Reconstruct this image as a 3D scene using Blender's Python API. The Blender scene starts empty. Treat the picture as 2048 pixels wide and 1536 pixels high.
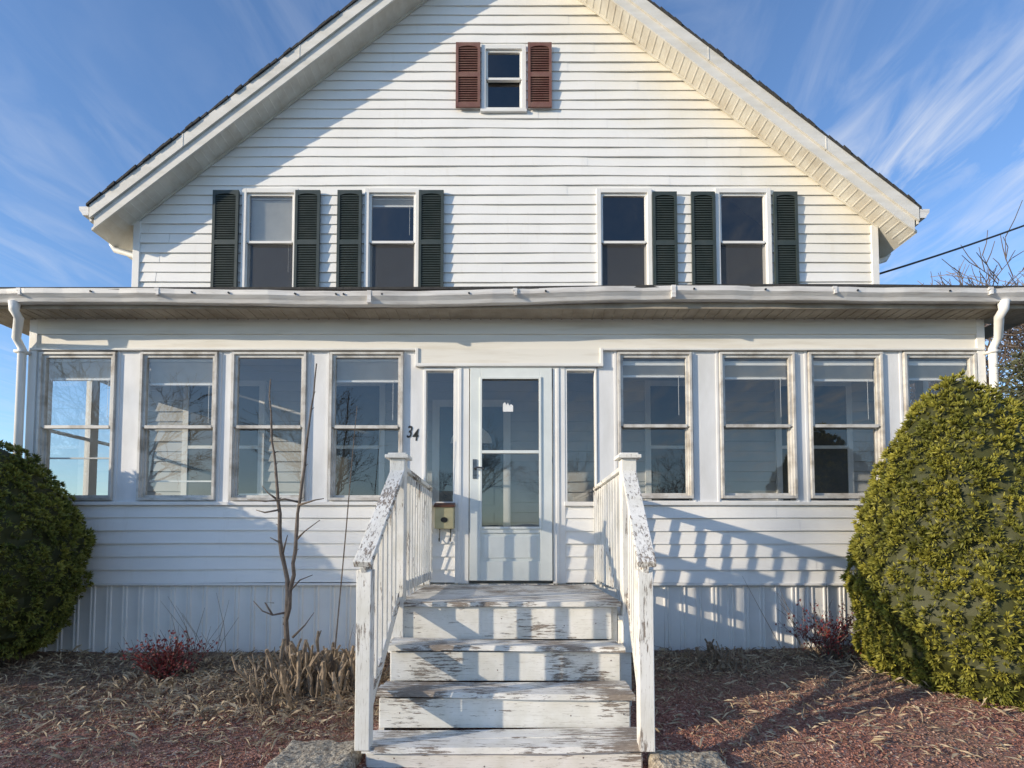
import bpy, math, random
from mathutils import Vector, noise
R=random.Random(7)
sc=bpy.context.scene
sc.view_settings.view_transform='Standard'; sc.view_settings.look='None'; sc.view_settings.exposure=0
# ---------------- camera / survey helpers ----------------
F=1100.0; TH=math.radians(2.7); HOR=1080.0; Y0=HOR-F*math.tan(TH); CX=1024; CZ=1.5
def S(px,py,d):
    """survey: photo measurement on the vertical plane at distance d -> metres (x,z)"""
    u=(px-CX)/F; v=(Y0-py)/F; c,s=math.cos(TH),math.sin(TH)
    z=d*(v*c+s)/(c-v*s); return u*(d*c+z*s), z+CZ
def SX(px,py,d): return S(px,py,d)[0]
def SZ(py,d): return S(CX,py,d)[1]
cam=bpy.data.cameras.new("camera"); co=bpy.data.objects.new("camera",cam); sc.collection.objects.link(co)
co.location=(0,0,CZ); co.rotation_euler=(math.pi/2+TH,0,0)
cam.sensor_width=36; cam.lens=F/2048*36; cam.shift_y=(Y0-768)/2048; cam.clip_end=2000; cam.clip_start=.05
sc.camera=co
# ---------------- materials ----------------
def newmat(n):
    m=bpy.data.materials.new(n); m.use_nodes=True
    return m,m.node_tree.nodes,m.node_tree.links,m.node_tree.nodes['Principled BSDF']
def ramp(nd,a,b,ca,cb):
    r=nd.new('ShaderNodeValToRGB'); r.color_ramp.elements[0].position=a; r.color_ramp.elements[1].position=b
    r.color_ramp.elements[0].color=(*ca,1) if len(ca)==3 else ca
    r.color_ramp.elements[1].color=(*cb,1) if len(cb)==3 else cb
    return r
def coords(nd,lk,scale=(1,1,1)):
    t=nd.new('ShaderNodeTexCoord'); mp=nd.new('ShaderNodeMapping'); mp.inputs['Scale'].default_value=scale
    lk.new(t.outputs['Object'],mp.inputs['Vector']); return mp.outputs['Vector']
def nz(nd,lk,vec,scale,detail=4,rough=.6,dist=0):
    n=nd.new('ShaderNodeTexNoise'); n.inputs['Scale'].default_value=scale; n.inputs['Detail'].default_value=detail
    n.inputs['Roughness'].default_value=rough; n.inputs['Distortion'].default_value=dist
    lk.new(vec,n.inputs['Vector']); return n.outputs['Fac']
def mixc(nd,lk,f,a,b,mode='MIX'):
    m=nd.new('ShaderNodeMix'); m.data_type='RGBA'; m.blend_type=mode
    for i,v in ((0,f),(6,a),(7,b)):
        if isinstance(v,(int,float)): m.inputs[i].default_value=v
        elif isinstance(v,tuple): m.inputs[i].default_value=(*v,1)
        else: lk.new(v,m.inputs[i])
    return m.outputs[2]
def bump(nd,lk,h,b,st=.3,d=.01):
    n=nd.new('ShaderNodeBump'); n.inputs['Strength'].default_value=st; n.inputs['Distance'].default_value=d
    lk.new(h,n.inputs['Height']); lk.new(n.outputs['Normal'],b.inputs['Normal'])
def simple(n,col,col2=None,scale=3,rough=.6,metal=0,bs=.15,bd=.004,sc3=(1,1,1),lo=.35,hi=.7,bscale=60):
    m,nd,lk,b=newmat(n); v=coords(nd,lk,sc3)
    col2=col2 or tuple(c*.8 for c in col)
    r=ramp(nd,lo,hi,col,col2); lk.new(nz(nd,lk,v,scale,4),r.inputs['Fac']); lk.new(r.outputs['Color'],b.inputs['Base Color'])
    b.inputs['Roughness'].default_value=rough; b.inputs['Metallic'].default_value=metal
    if bs>.12: bump(nd,lk,nz(nd,lk,v,bscale,2),b,bs,bd)
    return m
def vinyl(n,stain=True):
    m,nd,lk,b=newmat(n)
    v=coords(nd,lk,(1,1,1)); vs=coords(nd,lk,(2.5,2.5,60))
    r=ramp(nd,.35,.75,(.89,.875,.84),(.83,.815,.775)); lk.new(nz(nd,lk,v,1.3,4),r.inputs['Fac'])
    col=r.outputs['Color']
    r2=ramp(nd,.58,.80,(0,0,0),(.3,.3,.3)); vv=coords(nd,lk,(7,7,.9)); lk.new(nz(nd,lk,vv,2.2,4,.7),r2.inputs['Fac'])
    col=mixc(nd,lk,r2.outputs['Color'],col,(.68,.64,.56))
    if stain:
        sp=nd.new('ShaderNodeSeparateXYZ'); lk.new(v,sp.inputs[0])
        ad=nd.new('ShaderNodeMath'); ad.operation='MULTIPLY_ADD'; ad.inputs[1].default_value=.80; lk.new(sp.outputs['X'],ad.inputs[0]); lk.new(sp.outputs['Z'],ad.inputs[2])
        n2=nd.new('ShaderNodeMath'); n2.operation='MULTIPLY_ADD'; n2.inputs[1].default_value=1.6; lk.new(nz(nd,lk,v,2.2,4),n2.inputs[0]); lk.new(ad.outputs[0],n2.inputs[2])
        mr=nd.new('ShaderNodeMapRange'); mr.inputs['From Min'].default_value=8.8; mr.inputs['From Max'].default_value=10.1; mr.inputs['To Max'].default_value=.40
        lk.new(n2.outputs[0],mr.inputs['Value'])
        col=mixc(nd,lk,mr.outputs[0],col,(.78,.67,.43))
    lk.new(col,b.inputs['Base Color']); b.inputs['Roughness'].default_value=.5
    bump(nd,lk,nz(nd,lk,vs,3,3),b,.25,.003)
    return m
def peel(n,sc3,amt):
    m,nd,lk,b=newmat(n); v=coords(nd,lk,sc3); v0=coords(nd,lk)
    w=ramp(nd,.38,.75,(.83,.81,.76),(.68,.655,.575)); lk.new(nz(nd,lk,v0,6,4),w.inputs['Fac'])
    wd=ramp(nd,.3,.7,(.36,.31,.26),(.17,.135,.11)); lk.new(nz(nd,lk,v,22,3),wd.inputs['Fac'])
    a=nz(nd,lk,v,6,7,.74); c=nz(nd,lk,v0,2.4,2)
    mm=nd.new('ShaderNodeMath'); mm.operation='MULTIPLY_ADD'; mm.inputs[1].default_value=.6; lk.new(c,mm.inputs[0]); lk.new(a,mm.inputs[2])
    k=ramp(nd,amt,amt+.015,(0,0,0),(1,1,1)); lk.new(mm.outputs[0],k.inputs['Fac'])
    cr=ramp(nd,.49,.5,(0,0,0),(1,1,1)); cr.color_ramp.elements.new(.51).color=(0,0,0,1)
    vg=coords(nd,lk,tuple(q*1.8 if q>5 else q*.6 for q in sc3)); lk.new(nz(nd,lk,vg,4,2),cr.inputs['Fac'])
    col=mixc(nd,lk,cr.outputs['Color'],w.outputs['Color'],(.48,.44,.38))
    lk.new(mixc(nd,lk,k.outputs['Color'],col,wd.outputs['Color']),b.inputs['Base Color'])
    b.inputs['Roughness'].default_value=.7
    inv=ramp(nd,amt-.01,amt+.02,(1,1,1),(0,0,0)); lk.new(mm.outputs[0],inv.inputs['Fac'])
    bump(nd,lk,inv.outputs['Color'],b,.6,.004)
    return m
M={}
M['vinyl']=vinyl('vinyl_siding'); M['vinyl2']=vinyl('vinyl_siding_porch',False)
M['trim']=simple('white_trim',(.84,.83,.80),(.76,.74,.70),2.5,.5,bs=.08)
M['panel']=simple('window_panel',(.78,.78,.78),(.68,.675,.66),3,.45,bs=.1,sc3=(2,2,.7))
M['frame']=simple('aluminium_frame',(.64,.62,.58),(.33,.29,.24),7,.42,bs=.1,lo=.44,hi=.74)
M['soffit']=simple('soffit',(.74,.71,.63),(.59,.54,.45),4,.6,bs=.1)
M['psoffit']=simple('porch_soffit',(.42,.37,.30),(.24,.20,.15),3,.7,bs=.1)  # dirt brown, darkened further to carry the shadow under the eave
M['fascia']=simple('fascia',(.76,.735,.68),(.63,.60,.53),2.5,.5,bs=.12,sc3=(1,1,4))
M['frieze']=simple('stained_frieze',(.80,.77,.70),(.54,.48,.37),1.3,.6,bs=.1,sc3=(.6,1,7),lo=.5,hi=.85)
M['gutter']=simple('weathered_gutter',(.77,.75,.72),(.38,.34,.30),2.2,.5,bs=.3,sc3=(.8,3,9),lo=.47,hi=.82,bscale=14)
M['shingle']=simple('asphalt_shingle',(.06,.058,.055),(.03,.03,.03),20,.9,bs=.6,bd=.01)
M['green']=simple('dark_green_shutter',(.030,.044,.040),(.052,.064,.058),6,.5,bs=.1)
M['brown']=simple('brown_shutter',(.17,.07,.055),(.22,.12,.09),6,.6,bs=.1)
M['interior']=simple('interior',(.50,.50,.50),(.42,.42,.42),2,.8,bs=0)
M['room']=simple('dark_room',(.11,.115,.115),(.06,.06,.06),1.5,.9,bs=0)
M['blind']=simple('blind',(.88,.87,.84),(.78,.77,.74),6,.6,bs=0)
M['door']=simple('storm_door_paint',(.76,.79,.76),(.67,.70,.67),3,.4,bs=.05)
M['idoor']=simple('inner_door_paint',(.08,.12,.15),(.06,.09,.11),3,.5,bs=.05)
M['metal']=simple('dark_metal',(.03,.03,.03),(.05,.05,.05),10,.35,.6,bs=0)
M['digit']=simple('black_digit',(.015,.015,.015),(.02,.02,.02),10,.6,0,bs=0)
M['steel']=simple('steel',(.22,.22,.22),(.12,.12,.12),10,.3,.9,bs=0)
M['mail']=simple('mailbox_paint',(.55,.50,.30),(.45,.40,.24),8,.4,.2,bs=.05)
M['maild']=simple('mailbox_lid',(.14,.06,.035),(.08,.04,.03),8,.4,.3,bs=.05)
M['concrete']=simple('rough_concrete',(.50,.44,.34),(.16,.13,.10),45,.9,bs=1.0,bd=.012,lo=.38,hi=.64)
M['walk']=simple('sidewalk',(.40,.39,.36),(.30,.29,.27),4,.9,bs=.4)
M['asphalt']=simple('asphalt',(.055,.055,.055),(.04,.04,.04),30,.9,bs=.5)
M['grass']=simple('winter_grass',(.10,.095,.04),(.16,.13,.07),12,.95,bs=.8,bd=.03)
M['horizon_mask']=simple('horizon_mask_brown',(.07,.06,.05),(.11,.09,.075),.6,.95,bs=0)
M['bark']=simple('bark',(.19,.155,.13),(.09,.07,.055),20,.9,bs=.5,bd=.004)
M['bark2']=simple('tree_bark',(.22,.17,.135),(.13,.10,.085),6,.9,bs=0)
M['stub']=simple('cut_stem',(.34,.26,.18),(.13,.10,.07),25,.9,bs=.6,bd=.004)
M['straw']=simple('straw',(.55,.44,.29),(.18,.13,.09),9,.9,bs=0,lo=.42,hi=.6)
M['red']=simple('red_leaf',(.26,.04,.035),(.11,.02,.02),30,.6,bs=0)
M['peelx']=peel('peeling_tread',(1.3,12,12),.825)
M['peelr']=peel('peeling_riser',(1.3,12,12),.93)
M['peelz']=peel('peeling_post',(12,12,1.3),.93)
M['peely']=peel('peeling_rail',(14,2.0,6),.87)
M['brick']=simple('neighbor_wall',(.5,.47,.42),(.42,.4,.36),3,.8,bs=.1)
m,nd,lk,b=newmat('glass'); M['glass']=m
nd.remove(b); out=nd['Material Output']
tr=nd.new('ShaderNodeBsdfTransparent'); tr.inputs[0].default_value=(.92,.93,.92,1)
gl=nd.new('ShaderNodeBsdfGlossy'); gl.inputs['Roughness'].default_value=.012; gl.inputs[0].default_value=(1,.96,.91,1)
lw=nd.new('ShaderNodeLayerWeight'); lw.inputs[0].default_value=.5
pw=nd.new('ShaderNodeMath'); pw.operation='POWER'; pw.inputs[1].default_value=3.5; lk.new(lw.outputs['Facing'],pw.inputs[0])
ma=nd.new('ShaderNodeMath'); ma.operation='MULTIPLY_ADD'; ma.inputs[1].default_value=.7; ma.inputs[2].default_value=.105; ma.use_clamp=True
lk.new(pw.outputs[0],ma.inputs[0]); mx=nd.new('ShaderNodeMixShader'); lk.new(ma.outputs[0],mx.inputs[0]); lk.new(tr.outputs[0],mx.inputs[1]); lk.new(gl.outputs[0],mx.inputs[2])
v=coords(nd,lk); bn=nd.new('ShaderNodeBump'); bn.inputs['Strength'].default_value=.06; bn.inputs['Distance'].default_value=.02
lk.new(nz(nd,lk,v,2.2,1),bn.inputs['Height']); lk.new(bn.outputs[0],gl.inputs['Normal']); lk.new(mx.outputs[0],out.inputs['Surface'])
m,nd,lk,b=newmat('insect_screen'); M['screen']=m; out=nd['Material Output']
tr=nd.new('ShaderNodeBsdfTransparent'); mx=nd.new('ShaderNodeMixShader'); mx.inputs[0].default_value=.4
b.inputs['Base Color'].default_value=(.10,.10,.10,1); b.inputs['Roughness'].default_value=.8
lk.new(tr.outputs[0],mx.inputs[1]); lk.new(b.outputs[0],mx.inputs[2]); lk.new(mx.outputs[0],out.inputs['Surface'])
m,nd,lk,b=newmat('red_gravel'); M['gravel']=m; v=coords(nd,lk)
vo=nd.new('ShaderNodeTexVoronoi'); vo.inputs['Scale'].default_value=75; lk.new(v,vo.inputs['Vector'])
hs=nd.new('ShaderNodeSeparateColor'); lk.new(vo.outputs['Color'],hs.inputs[0])
r=nd.new('ShaderNodeValToRGB'); e=r.color_ramp.elements; e[0].color=(.13,.055,.042,1); e[1].color=(.58,.44,.35,1); e[1].position=1
x=e.new(.5); x.color=(.32,.14,.10,1); x=e.new(.85); x.color=(.40,.20,.155,1)
lk.new(hs.outputs[0],r.inputs['Fac'])
rr=ramp(nd,.48,.66,(0,0,0),(.8,.8,.8)); lk.new(nz(nd,lk,v,1.6,5,.7),rr.inputs['Fac'])
sp=nd.new('ShaderNodeSeparateXYZ'); lk.new(v,sp.inputs[0])
mr=nd.new('ShaderNodeMapRange'); mr.inputs['From Min'].default_value=3.7; mr.inputs['From Max'].default_value=4.8; mr.inputs['To Max'].default_value=.9; lk.new(sp.outputs['Y'],mr.inputs['Value'])
mu=nd.new('ShaderNodeMath'); mu.operation='MULTIPLY'; lk.new(rr.outputs['Color'],mu.inputs[0]); mu.inputs[1].default_value=.6
mxx=nd.new('ShaderNodeMath'); mxx.operation='MAXIMUM'; lk.new(mu.outputs[0],mxx.inputs[0])
m3=nd.new('ShaderNodeMath'); m3.operation='MULTIPLY'; lk.new(mr.outputs[0],m3.inputs[0]); lk.new(nz(nd,lk,v,7,4,.7),m3.inputs[1]); m4=nd.new('ShaderNodeMath'); m4.operation='MULTIPLY'; m4.inputs[1].default_value=1.7; m4.use_clamp=True; lk.new(m3.outputs[0],m4.inputs[0]); lk.new(m4.outputs[0],mxx.inputs[1])
br_=ramp(nd,.38,.62,(.36,.265,.175),(.10,.072,.05)); lk.new(nz(nd,lk,v,48,3),br_.inputs['Fac'])
lk.new(mixc(nd,lk,mxx.outputs[0],r.outputs['Color'],br_.outputs['Color']),b.inputs['Base Color']); b.inputs['Roughness'].default_value=.95
bump(nd,lk,vo.outputs['Distance'],b,1.0,.012)
m,nd,lk,b=newmat('needles'); M['needle']=m
at=nd.new('ShaderNodeAttribute'); at.attribute_name='Col'; lk.new(at.outputs['Color'],b.inputs['Base Color']); b.inputs['Roughness'].default_value=.65
# ---------------- mesh builder ----------------
class MB:
    def __init__(s): s.v=[]; s.f=[]
    def add(s,vs,fs):
        o=len(s.v); s.v+=[tuple(p) for p in vs]; s.f+=[tuple(i+o for i in f) for f in fs]
    def box(s,x0,x1,y0,y1,z0,z1):
        if x0>x1:x0,x1=x1,x0
        if y0>y1:y0,y1=y1,y0
        if z0>z1:z0,z1=z1,z0
        s.add([(x0,y0,z0),(x1,y0,z0),(x1,y1,z0),(x0,y1,z0),(x0,y0,z1),(x1,y0,z1),(x1,y1,z1),(x0,y1,z1)],
              [(0,3,2,1),(4,5,6,7),(0,1,5,4),(1,2,6,5),(2,3,7,6),(3,0,4,7)])
    def quad(s,a,b,c,d): s.add([a,b,c,d],[(0,1,2,3)])
    def beam(s,p,q,w,h,up=(0,0,1)):
        p=Vector(p);q=Vector(q);d=(q-p).normalized();sd=d.cross(Vector(up)).normalized();u=sd.cross(d).normalized()
        vs=[]
        for c in (p,q):
            for a,b_ in ((-1,-1),(1,-1),(1,1),(-1,1)): vs.append(c+sd*a*w/2+u*b_*h/2)
        s.add(vs,[(0,3,2,1),(4,5,6,7),(0,1,5,4),(1,2,6,5),(2,3,7,6),(3,0,4,7)])
    def prism(s,poly,axis,a,b):
        n=len(poly); f=(lambda p,t:(t,p[0],p[1])) if axis=='x' else (lambda p,t:(p[0],t,p[1]))
        s.add([f(p,a) for p in poly]+[f(p,b) for p in poly],[tuple(range(n)),tuple(range(2*n-1,n-1,-1))]+[(i,i+n,(i+1)%n+n,(i+1)%n) for i in range(n)])
    def tube(s,pts,rad,n=5,cap=True):
        o=len(s.v); P=[Vector(p) for p in pts]; pu=None
        for i,p in enumerate(P):
            d=(P[min(i+1,len(P)-1)]-P[max(i-1,0)]).normalized()
            a=d.cross(Vector((0,0,1)) if abs(d.z)<.9 else Vector((1,0,0))).normalized()
            if pu is not None:
                a=(pu-d*pu.dot(d)).normalized()
            pu=a; b_=d.cross(a)
            r=rad[i] if isinstance(rad,(list,tuple)) else rad
            for k in range(n):
                t=2*math.pi*k/n; s.v.append(tuple(p+a*math.cos(t)*r+b_*math.sin(t)*r))
        for i in range(len(P)-1):
            for k in range(n):
                s.f.append((o+i*n+k,o+i*n+(k+1)%n,o+(i+1)*n+(k+1)%n,o+(i+1)*n+k))
        if cap:
            s.f.append(tuple(o+k for k in range(n))[::-1]); s.f.append(tuple(o+(len(P)-1)*n+k for k in range(n)))
    def obj(s,name,mat,parent=None,smooth=False,bevel=0):
        me=bpy.data.meshes.new(name); me.from_pydata(s.v,[],s.f); me.update()
        o=bpy.data.objects.new(name,me); sc.collection.objects.link(o)
        me.materials.append(M[mat] if isinstance(mat,str) else mat)
        if smooth:
            for p in me.polygons: p.use_smooth=True
        if bevel:
            bm=o.modifiers.new('b','BEVEL'); bm.width=bevel; bm.segments=2; bm.limit_method='ANGLE'
        if parent: o.parent=parent
        return o
def empty(n):
    e=bpy.data.objects.new(n,None); sc.collection.objects.link(e); return e
def lap(mb,P,lo,hi,z0,z1,ex,holes=(),proud=.017,joint=3.66,seed=0):
    rr=random.Random(seed+5); k=0; z=z0
    zw=lambda u,zz:.003*math.sin(u*.8+zz*2.3)+.002*math.sin(u*2.1+zz*5)
    while z<z1-1e-4:
        zt=min(z+ex,z1); jo=rr.uniform(0,joint); cuts=[z,zt]+[h for H in holes for h in H[2:4] if z<h<zt]; cuts=sorted(set(cuts))
        nw=lambda u:.0022*math.sin(u*1.7+k*2.1)+.0018*math.sin(u*4.1+k*1.3)+.001*math.sin(u*9.3+k*5.3)
        for za,zb in zip(cuts[:-1],cuts[1:]):
            zm=(za+zb)/2; L,H_=lo(zm),hi(zm)
            iv=[(L,H_)]
            for h in holes:
                if h[2]<zm<h[3]:
                    ni=[]
                    for a,b_ in iv:
                        if h[1]<=a or h[0]>=b_: ni.append((a,b_))
                        else:
                            if h[0]>a: ni.append((a,h[0]))
                            if h[1]<b_: ni.append((h[1],b_))
                    iv=ni
            for a,b_ in iv:
                us=[a,b_]; t=math.floor(a/.25)*.25+.25
                while t<b_: us.append(t); t+=.25
                t=math.floor((a-jo)/joint)*joint+jo
                while t<b_:
                    if t>a: us.append(t)
                    t+=joint
                us=sorted(set(us))
                for u,w in zip(us[:-1],us[1:]):
                    if w-u<1e-5: continue
                    off=.0024*(int(math.floor(((u+w)/2-jo)/joint))%2)
                    na=lambda q,zz:proud*(1-(zz-z)/ex)+off+nw(q)
                    mb.quad(P(u,na(u,za),za+zw(u,za)),P(w,na(w,za),za+zw(w,za)),P(w,na(w,zb),zb+zw(w,zb)),P(u,na(u,zb),zb+zw(u,zb)))
                    if za==z:
                        mb.quad(P(u,-.006,za+zw(u,za)),P(w,-.006,za+zw(w,za)),P(w,na(w,za),za+zw(w,za)),P(u,na(u,za),za+zw(u,za)))
        z=zt; k+=1
# ================= HOUSE =================
house=empty('white_clapboard_house')
YW=5.37; HW=6.87; RF=6.55
DECK=SZ(1165,YW); GR=SZ(1306,YW)
xL=SX(275,430,HW); xR=SX(1748,430,HW)
tipL=S(182,412,RF); tipR=S(1835,415,RF)
ztip=(tipL[1]+tipR[1])/2; tl=tipL[0]; trr=tipR[0]; xa=(tl+trr)/2-.02
SL=.805; za=ztip+SL*(trr-tl)/2
FH=.30; HB=HW+9.5
roofz=lambda x,drop=0: za-SL*abs(x-xa)-drop
upper=[(485,597,True,True),(730,840,True,True),(1193,1303,False,True),(1430,1541,True,True)]
holes=[]; UW=[]
for a,b_,l,r_ in upper:
    x0=SX(a,480,HW); x1=SX(b_,480,HW); z0=SZ(586,HW)-.02; z1=SZ(380,HW); UW.append((x0,x1,z0,z1,l,r_)); holes.append((x0+.03,x1-.03,z0+.03,z1-.03))
ax0,ax1,az0,az1=SX(963,158,HW),SX(1052,158,HW),SZ(223,HW),SZ(94,HW); holes.append((ax0+.03,ax1-.03,az0+.03,az1-.03))
mb=MB(); zb=SZ(640,HW)-.4
inv=lambda z:(za-.2-z)/SL
lap(mb,lambda u,n,z:(u,HW-n,z),lambda z:max(xL,xa-inv(z)),lambda z:min(xR,xa+inv(z)),zb,za-.25,.127,holes,seed=1)
mb.obj('gable_siding','vinyl',house)
mb=MB()
for X,sgn in ((xL,-1),(xR,1)):
    lap(mb,lambda u,n,z:(X+sgn*n,u,z),lambda z:HW+.0,lambda z:HB,GR-.3,roofz(xL,.25),.127,seed=3)
mb.box(xL+.03,xR-.03,HB-.1,HB,0,roofz(xL,.3)); mb.prism([(xL+.03,roofz(xL,.3)),(xR-.03,roofz(xL,.3)),(xa,za-.35)],'y',HB-.1,HB)
mb.obj('side_and_back_walls','vinyl2',house)
mb=MB()
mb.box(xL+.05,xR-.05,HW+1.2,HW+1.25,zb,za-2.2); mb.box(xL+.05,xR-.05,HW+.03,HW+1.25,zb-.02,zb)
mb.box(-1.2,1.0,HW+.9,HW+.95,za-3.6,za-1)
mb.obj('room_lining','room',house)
mb=MB()
for X,s in ((xL,-1),(xR,1)):
    mb.box(X-.06 if s>0 else X-.028,X+.028 if s>0 else X+.06,HW-.03,HW+.09,zb,roofz(X,.3))
mb.obj('corner_boards','trim',house,bevel=.004)
mb=MB()
for s,t in ((-1,tl),(1,trr)):
    te=t+s*.03; n=60
    for i in range(n):
        x0_=te+(xa-te)*i/n; x1_=te+(xa-te)*(i+1)/n; j=R.uniform(-.012,.012)
        mb.prism([(x0_,roofz(x0_,-.024)),(x1_,roofz(x1_,-.034)),(x1_,roofz(x1_,.004)),(x0_,roofz(x0_,.004))],'y',RF-.04+j,RF+.3)
    mb.prism([(te,roofz(te,-.018)),(xa,za+.018),(xa,za-.002),(te,roofz(te,.002))],'y',RF+.3,HB+.3)
mb.obj('roof_shingles','shingle',house)
mb=MB()
for s,t in ((-1,tl),(1,trr)):
    mb.prism([(t,roofz(t,.008)),(xa,za-.008),(xa,za-.17),(t,roofz(t,.17))],'y',RF-.026,RF+.01)
    mb.prism([(t+(-s)*.04,roofz(t-s*.04,.172)),(xa,za-.172),(xa,za-FH-.02),(t-s*.04,roofz(t-s*.04,FH+.02))],'y',RF,RF+.02)
    for q in (.22,.5,.78):
        x=t+(xa-t)*q; mb.prism([(x,roofz(x,.01)),(x+.012,roofz(x+.012,.01)),(x+.012,roofz(x+.012,.17)),(x,roofz(x,.17))],'y',RF-.03,RF)
    mb.box(t-.012,t+.012,RF,HB+.3,roofz(t,.20),roofz(t,.01))
mb.obj('rake_boards','fascia',house)
mb=MB()
for s,t in ((-1,tl),(1,trr)):
    mb.prism([(t+.0,roofz(t,FH)),(xa,za-FH),(xa,za-FH+.03),(t,roofz(t,FH-.03))],'y',RF+.02,HB+.2)
    n=60
    for i in range(n):
        x=t+(xa-t)*i/n+.02*(-s); x2=x+.011*(-s)
        mb.prism([(x,roofz(x,FH+.005)),(x2,roofz(x2,FH+.005)),(x2,roofz(x2,FH-.001)),(x,roofz(x,FH-.001))],'y',RF+.021,HW-.015)
    mb.prism([(t-s*.3,roofz(t-s*.3,FH-.0)),(xa,za-FH),(xa,za-FH-.03),(t-s*.3,roofz(t-s*.3,FH+.03))],'y',HW-.035,HW-.02)
mb.obj('rake_soffit','soffit',house)
mb=MB()
GP=[(0,0),(-.07,0),(-.085,.03),(-.115,.065),(-.12,.11),(0,.11)]
for s,t in ((-1,tl),(1,trr)):
    zt=roofz(t,.135)
    mb.prism([(t+s*(-a)+s*.012,zt+b_) for a,b_ in GP],'y',RF-.02,HB)
mb.obj('eave_gutters','gutter',house)
mb=MB()
for s,t,X in ((-1,tl,xL),(1,trr,xR)):
    zt=roofz(t,.15); xx=X+s*.05
    yy=HW+.12 if s<0 else HW+.3
    mb.tube([(t+s*.05,yy,zt),(t+s*.05,yy,zt-.10),(t+s*.01,yy,zt-.17),(xx+s*.03,yy,zt-.25),(xx,yy,zt-.36),(xx,yy,2.9)],[.045,.038,.038,.038,.038,.038],10)
mb.obj('upper_downspouts','trim',house,smooth=True)
# --- windows
fr=MB(); gls=MB(); scr=MB(); bl=MB(); tr_=MB()
def dh(x0,x1,z0,z1,y,tw=.055,blind=0,screen=True,midf=.5,F_=fr,T_=tr_,by=.05,drop=0):
    if tw:
        T_.box(x0,x0+tw,y-.032,y+.05,z0,z1); T_.box(x1-tw,x1,y-.032,y+.05,z0,z1)
        T_.box(x0+tw,x1-tw,y-.032,y+.05,z1-tw,z1); T_.box(x0-.01,x1+.01,y-.045,y+.05,z0-.035,z0); T_.box(x0+tw,x1-tw,y-.028,y+.05,z0,z0+.03)
        x0+=tw;x1-=tw;z1-=tw;z0+=.03
    zm=z0+(z1-z0)*midf; w=.028
    F_.box(x0,x0+w,y-.006,y+.03,zm,z1);F_.box(x1-w,x1,y-.006,y+.03,zm,z1);F_.box(x0+w,x1-w,y-.006,y+.03,z1-w,z1);F_.box(x0+w,x1-w,y-.012,y+.03,zm-.012,zm+.018)
    F_.box(x0,x0+w,y+.032,y+.06,z0,zm-.013);F_.box(x1-w,x1,y+.032,y+.06,z0,zm-.013);F_.box(x0+w,x1-w,y+.032,y+.06,z0,z0+w)
    F_.box(x0,x0+.012,y+.0,y+.031,z0,zm-.013);F_.box(x1-.012,x1,y+.0,y+.031,z0,zm-.013)
    gls.quad((x0+w-.002,y+.014,zm+.02),(x1-w+.002,y+.014,zm+.02),(x1-w+.002,y+.014,z1-w+.002),(x0+w-.002,y+.014,z1-w+.002))
    gls.quad((x0+w-.002,y+.045,z0+w-.002),(x1-w+.002,y+.045,z0+w-.002),(x1-w+.002,y+.045,zm),(x0+w-.002,y+.045,zm))
    if screen: scr.quad((x0+.01,y+.008,z0),(x1-.01,y+.008,z0),(x1-.01,y+.008,zm-.01),(x0+.01,y+.008,zm-.01))
    if blind:
        ztp=z1-drop; zz=ztp-.05; zend=ztp-blind
        bl.box(x0+.02,x1-.02,y+by,y+by+.035,ztp-.05,ztp-.005)
        st=.021 if blind>.35 else .010; sk=R.uniform(-.008,.008)
        while zz>zend:
            dx=sk*((ztp-zz)/blind)+R.uniform(-.0015,.0015); jy=R.uniform(-.003,.003)
            xa_,xb_=x0+.024,x1-.024; yc=y+by+.018+jy; za_=zz+dx; zb_=zz-dx
            h_=.0095 if st>.02 else .005
            bl.add([(xa_,yc+.009,za_-h_),(xb_,yc+.009,zb_-h_),(xb_,yc-.009,zb_+h_),(xa_,yc-.009,za_+h_)],[(0,1,2,3)]); zz-=st
        bl.box(x0+.022,x1-.022,y+by+.004,y+by+.03,zend-.018,zend)
        bl.box(x1-.09,x1-.087,y+by-.003,y+by-.001,zend-.40,zend)
for i,(x0,x1,z0,z1,l,r_) in enumerate(UW):
    dh(x0,x1,z0,z1,HW-.005,blind=[.60,.12,0,.0][i])
dh(ax0,ax1,az0,az1,HW-.005,screen=False)
def shutter(mb,x0,x1,z0,z1,y):
    w=.034; zm=z0+(z1-z0)*.5
    mb.box(x0,x0+w,y-.028,y,z0,z1);mb.box(x1-w,x1,y-.028,y,z0,z1)
    mb.box(x0+w,x1-w,y-.027,y,z0,z0+.06);mb.box(x0+w,x1-w,y-.027,y,zm-.03,zm+.03);mb.box(x0+w,x1-w,y-.027,y,z1-.04,z1)
    xc=(x0+x1)/2; hw=(x1-x0)/2-w; pts=[]
    N=8
    for i in range(N+1):
        t=i/N*math.pi; pts.append((xc-hw*math.cos(t),z1-.075+.03*math.sin(t)))
    mb.prism([(x0+w,z1-.04)]+[p for p in pts]+[(x1-w,z1-.04)],'y',y-.026,y-.004)
    mb.box(x0+w,x1-w,y-.006,y-.002,z0+.06,z1-.04)
    for a,b_ in ((z0+.06,zm-.03),(zm+.03,z1-.05)):
        n=int((b_-a)/.03)
        for i in range(n):
            zz=a+(i+.5)*(b_-a)/n
            mb.add([(x0+w,y-.008,zz+.012),(x1-w,y-.008,zz+.012),(x1-w,y-.024,zz-.012),(x0+w,y-.024,zz-.012),(x0+w,y-.008,zz+.007),(x1-w,y-.008,zz+.007),(x1-w,y-.024,zz-.017),(x0+w,y-.024,zz-.017)],[(0,1,2,3),(3,2,6,7),(4,7,6,5)])
mb=MB(); sp=[(428,480,0),(592,642,0),(676,725,0),(838,888,0),(1303,1352,0),(1380,1428,0),(1544,1592,0)]
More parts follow.
